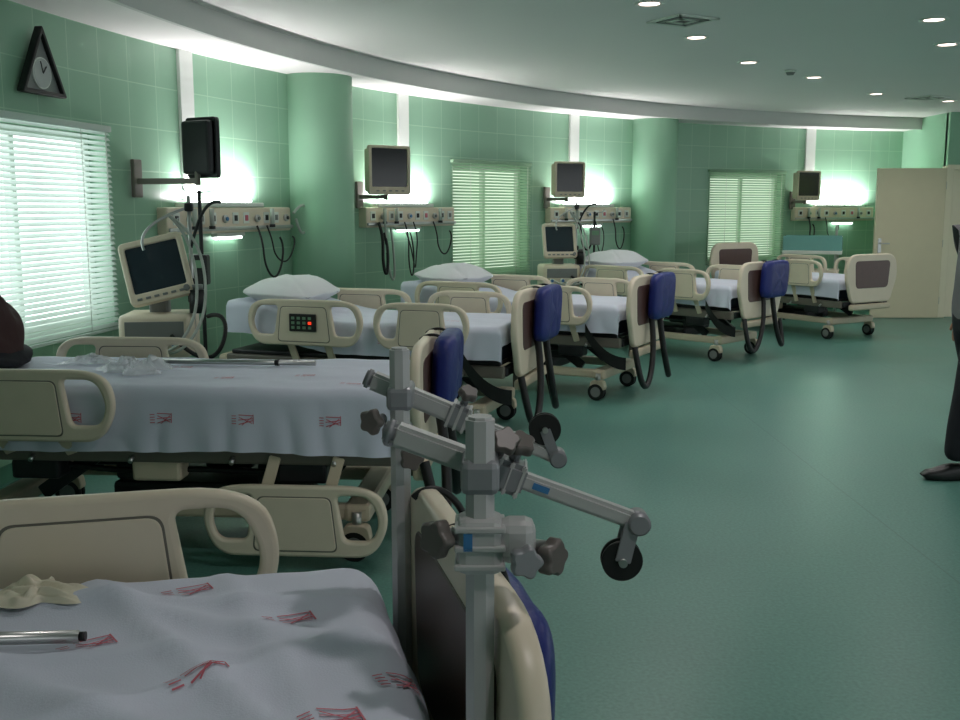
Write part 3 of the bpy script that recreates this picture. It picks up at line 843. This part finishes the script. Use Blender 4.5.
# ---------------------------------------------------------------- infant cot / warmer
e = empty('infant_warmer_trolley', (4.62, 14.1, 0), -.35)
for sx in (-1, 1):
    for sy in (-1, 1):
        cyl('leg', (sx*.33, sy*.2, .09), (sx*.33, sy*.2, .92), .016, 'steel', e)
        cyl('caster', (sx*.33-.012, sy*.2, .045), (sx*.33+.012, sy*.2, .045), .045, 'black', e)
box('lower_shelf', (.7, .44, .03), (0, 0, .35), 'white', e)
box('middle_shelf', (.72, .46, .04), (0, 0, .68), 'cream', e)
box('tray_base', (.78, .5, .05), (0, 0, .94), 'white', e)
box('cot_mattress', (.68, .4, .05), (0, 0, .99), 'sheetw', e, bev=.02)
for s in (-1, 1):
    box('cot_side', (.76, .012, .2), (0, s*.24, 1.06), 'teal', e, bev=.004)
    box('cot_end', (.012, .48, .2), (s*.38, 0, 1.06), 'teal', e, bev=.004)
cyl('warmer_post', (.3, .28, .3), (.3, .28, 1.3), .018, 'steel', e)

# ---------------------------------------------------------------- person (walking, right edge)
def person(x, y):
    e = empty('walking_man', (x, y, 0))
    J = {'pel': (0, 0, .95), 'sp1': (.0, 0, 1.08), 'sp2': (.01, 0, 1.25), 'ch': (.02, 0, 1.38), 'nk': (.03, 0, 1.49), 'hd': (.02, 0, 1.56),
         'hL': (0, -.1, .9), 'kL': (-.06, -.1, .5), 'mL': (-.09, -.1, .3), 'aL': (-.10, -.1, .1),
         'hR': (.01, .1, .9), 'kR': (.1, .1, .49), 'aR': (.36, .1, .17),
         'sL': (.0, -.19, 1.4), 'eL': (.05, -.25, 1.13), 'wL': (.03, -.26, .9),
         'sR': (.01, .19, 1.4), 'eR': (.08, .25, 1.14), 'wR': (.04, .25, .9)}
    Rr = {'pel': .13, 'sp1': .125, 'sp2': .135, 'ch': .13, 'nk': .055, 'hd': .052, 'hL': .105, 'kL': .078, 'mL': .072, 'aL': .07, 'hR': .105, 'kR': .078, 'aR': .068,
          'sL': .07, 'eL': .048, 'wL': .03, 'sR': .07, 'eR': .048, 'wR': .03}
    E = [('pel', 'sp1'), ('sp1', 'sp2'), ('sp2', 'ch'), ('ch', 'nk'), ('nk', 'hd'), ('pel', 'hL'), ('hL', 'kL'), ('kL', 'mL'), ('mL', 'aL'), ('pel', 'hR'), ('hR', 'kR'), ('kR', 'aR'),
         ('ch', 'sL'), ('sL', 'eL'), ('eL', 'wL'), ('ch', 'sR'), ('sR', 'eR'), ('eR', 'wR')]
    def skin(name, J, Rr, E, root, sub=2):
        ks = list(J); me = bpy.data.meshes.new(name)
        me.from_pydata([J[k] for k in ks], [(ks.index(a), ks.index(b)) for a, b in E], [])
        ob = bpy.data.objects.new(name, me); col.objects.link(ob)
        ob.modifiers.new('s', 'SKIN')
        for i, k in enumerate(ks):
            v = me.skin_vertices[0].data[i]; r = Rr[k]
            v.radius = (r, r) if not isinstance(r, tuple) else r
            v.use_root = (k == root)
        m = ob.modifiers.new('u', 'SUBSURF'); m.levels = sub; m.render_levels = sub
        return to_mesh(ob)
    me = skin('body', J, Rr, E, 'pel')
    for m in ('shirt', 'trouser', 'skin', 'shoe'): me.materials.append(M[m])
    for p in me.polygons:
        c = p.center
        i = 0
        if c.z < .93 and abs(c.y) < .2: i = 1
        if c.z > 1.485 and abs(c.y) < .09: i = 2
        for wk in ('wL', 'wR'):
            if (c-Vector(J[wk])).length < .045: i = 2
        p.material_index = i; p.use_smooth = True
    link('body', me, None, e)
    def hand(wr, d, side):
        wr = Vector(wr); d = Vector(d).normalized(); s = Vector((0, side, 0)); s = (s-d*s.dot(d)).normalized(); n = d.cross(s)
        f = Vector((-1, 0, 0)); f = (f-d*f.dot(d)).normalized()
        pj = {'w': wr-d*.01, 'p': wr+d*.045, 'q': wr+d*.085}
        hm = skin('palm', {k: tuple(v) for k, v in pj.items()}, {'w': .028, 'p': (.036, .02), 'q': (.038, .016)}, [('w', 'p'), ('p', 'q')], 'w')
        link('palm', hm, 'skin', e, True)
        for i, L in enumerate((.07, .08, .075, .058)):
            b = wr+d*.075+f*(.027-.018*i)
            c_ = -s*.4
            pts = {'a': tuple(b), 'b': tuple(b+d*L*.5), 'c': tuple(b+d*L*.8+c_*L*.3), 'd': tuple(b+d*L*.95+c_*L*.75)}
            link('finger_%d' % (i+1), skin('f', pts, {'a': .0095, 'b': .009, 'c': .008, 'd': .007}, [('a', 'b'), ('b', 'c'), ('c', 'd')], 'a'), 'skin', e, True)
        b = wr+d*.025+f*.025
        pts = {'a': tuple(b), 'b': tuple(b+f*.02+d*.03), 'c': tuple(b+f*.022+d*.06)}
        link('thumb', skin('f', pts, {'a': .012, 'b': .01, 'c': .0085}, [('a', 'b'), ('b', 'c')], 'a'), 'skin', e, True)
    hand(J['wL'], (-.05, 0, -1), -1); hand(J['wR'], (-.1, 0, -1), 1)
    HX = .04
    def hf(u, v):
        th = u*2*math.pi; f = (v-.5)*math.pi
        x = .098*math.cos(f)*math.cos(th); y = .076*math.cos(f)*math.sin(th); z = .118*math.sin(f)
        if z < 0: y *= 1+.9*z*1.6; x = x*(1+.5*z) if x > 0 else x
        if x < 0:
            x += -.024*math.exp(-((z+.012)/.02)**2-(y/.013)**2)-.006*math.exp(-((z+.05)/.012)**2-(y/.025)**2)
            for s in (-1, 1): x += .012*math.exp(-((z-.015)/.014)**2-((y-s*.032)/.017)**2)
            x += -.007*math.exp(-((z+.095)/.02)**2-(y/.03)**2)
        return (HX+x, y, 1.65+z)
    grid_mesh('head', hf, 72, 56, 'skin', e)
    def hr(u, v):
        p = Vector(hf(u, .5+v*.5))-Vector((HX, 0, 1.65)); p *= 1.07
        th = u*2*math.pi
        front = max(0, -math.cos(th))
        p.z = p.z if v > .02 else p.z-.05*(1-front)
        if front > .3 and p.z < .06: p.z = .06; p *= .97
        return p+Vector((HX+.004, 0, 1.655))
    grid_mesh('hair', hr, 48, 24, 'hair', e)
    for s in (-1, 1):
        bm = bmesh.new(); bmesh.ops.create_uvsphere(bm, u_segments=12, v_segments=8, radius=1)
        bm.transform(Matrix.Translation((HX+.01, s*.078, 1.645)) @ Matrix.Diagonal((.017, .008, .03, 1)))
        me = bpy.data.meshes.new('ear'); bm.to_mesh(me); bm.free(); link('ear', me, 'skin', e, True)
        bm = bmesh.new(); bmesh.ops.create_uvsphere(bm, u_segments=12, v_segments=8, radius=.011)
        bmesh.ops.translate(bm, vec=(HX-.078, s*.032, 1.665), verts=bm.verts)
        me = bpy.data.meshes.new('eye'); bm.to_mesh(me); bm.free(); link('eye', me, 'white', e, True)
        bm = bmesh.new(); bmesh.ops.create_uvsphere(bm, u_segments=10, v_segments=6, radius=.005)
        bmesh.ops.translate(bm, vec=(HX-.087, s*.032, 1.665), verts=bm.verts)
        me = bpy.data.meshes.new('pupil'); bm.to_mesh(me); bm.free(); link('pupil', me, 'black', e, True)
    bar('mouth', (HX-.098, -.02, 1.6), (HX-.098, .02, 1.6), .004, .005, 'maroon', e, 0)
    tube('collar', [(.03+.062*math.cos(t), .06*math.sin(t), 1.475+.012*math.cos(t)) for t in [i*math.pi/4 for i in range(8)]], .012, 'shirt', e, cyc=True)
    def shoe(a, pitch):
        T = Matrix.Translation(a) @ Matrix.Rotation(pitch, 4, 'Y')
        def sf(u, v):
            x = -.19+.29*u; th = v*2*math.pi
            t = (x+.19)/.29
            w_ = .048*(math.sin(math.pi*min(1, max(0.0, t*.93+.035)))**.35)*(1-.12*sm(.35, .7, t)); hh = .03+.035*sm(.1, .6, t)
            hh *= min(1, (t*8+.15))*min(1, (1-t)*14+.25)
            y = w_*math.copysign(abs(math.cos(th))**.7, math.cos(th)); z = hh*math.copysign(abs(math.sin(th))**.7, math.sin(th))
            if z < 0: z = max(z, -.028)
            return T @ Vector((x, y, z-.045))
        grid_mesh('shoe', sf, 30, 28, 'shoe', e)
    shoe((-.10, -.1, .075), 0)
    shoe((.39, .1, .155), .75)
person(2.83, 5.75)

# ---------------------------------------------------------------- lighting
wd = bpy.data.worlds.new('world'); sc.world = wd; wd.use_nodes = True
nt = wd.node_tree; bg = nt.nodes['Background']
bg.inputs[0].default_value = (.90, .96, .98, 1); bg.inputs[1].default_value = 1.5

sc.view_settings.view_transform = 'Standard'
sc.view_settings.exposure = 0

cam = bpy.data.cameras.new('camera'); co = bpy.data.objects.new('camera', cam); col.objects.link(co)
co.location = (0, 0, 1.55); co.rotation_euler = ((90-8.6)*D2R, 0, 0)
cam.sensor_width = 36; cam.lens = 1010/960*36; cam.clip_start = .05
sc.camera = co
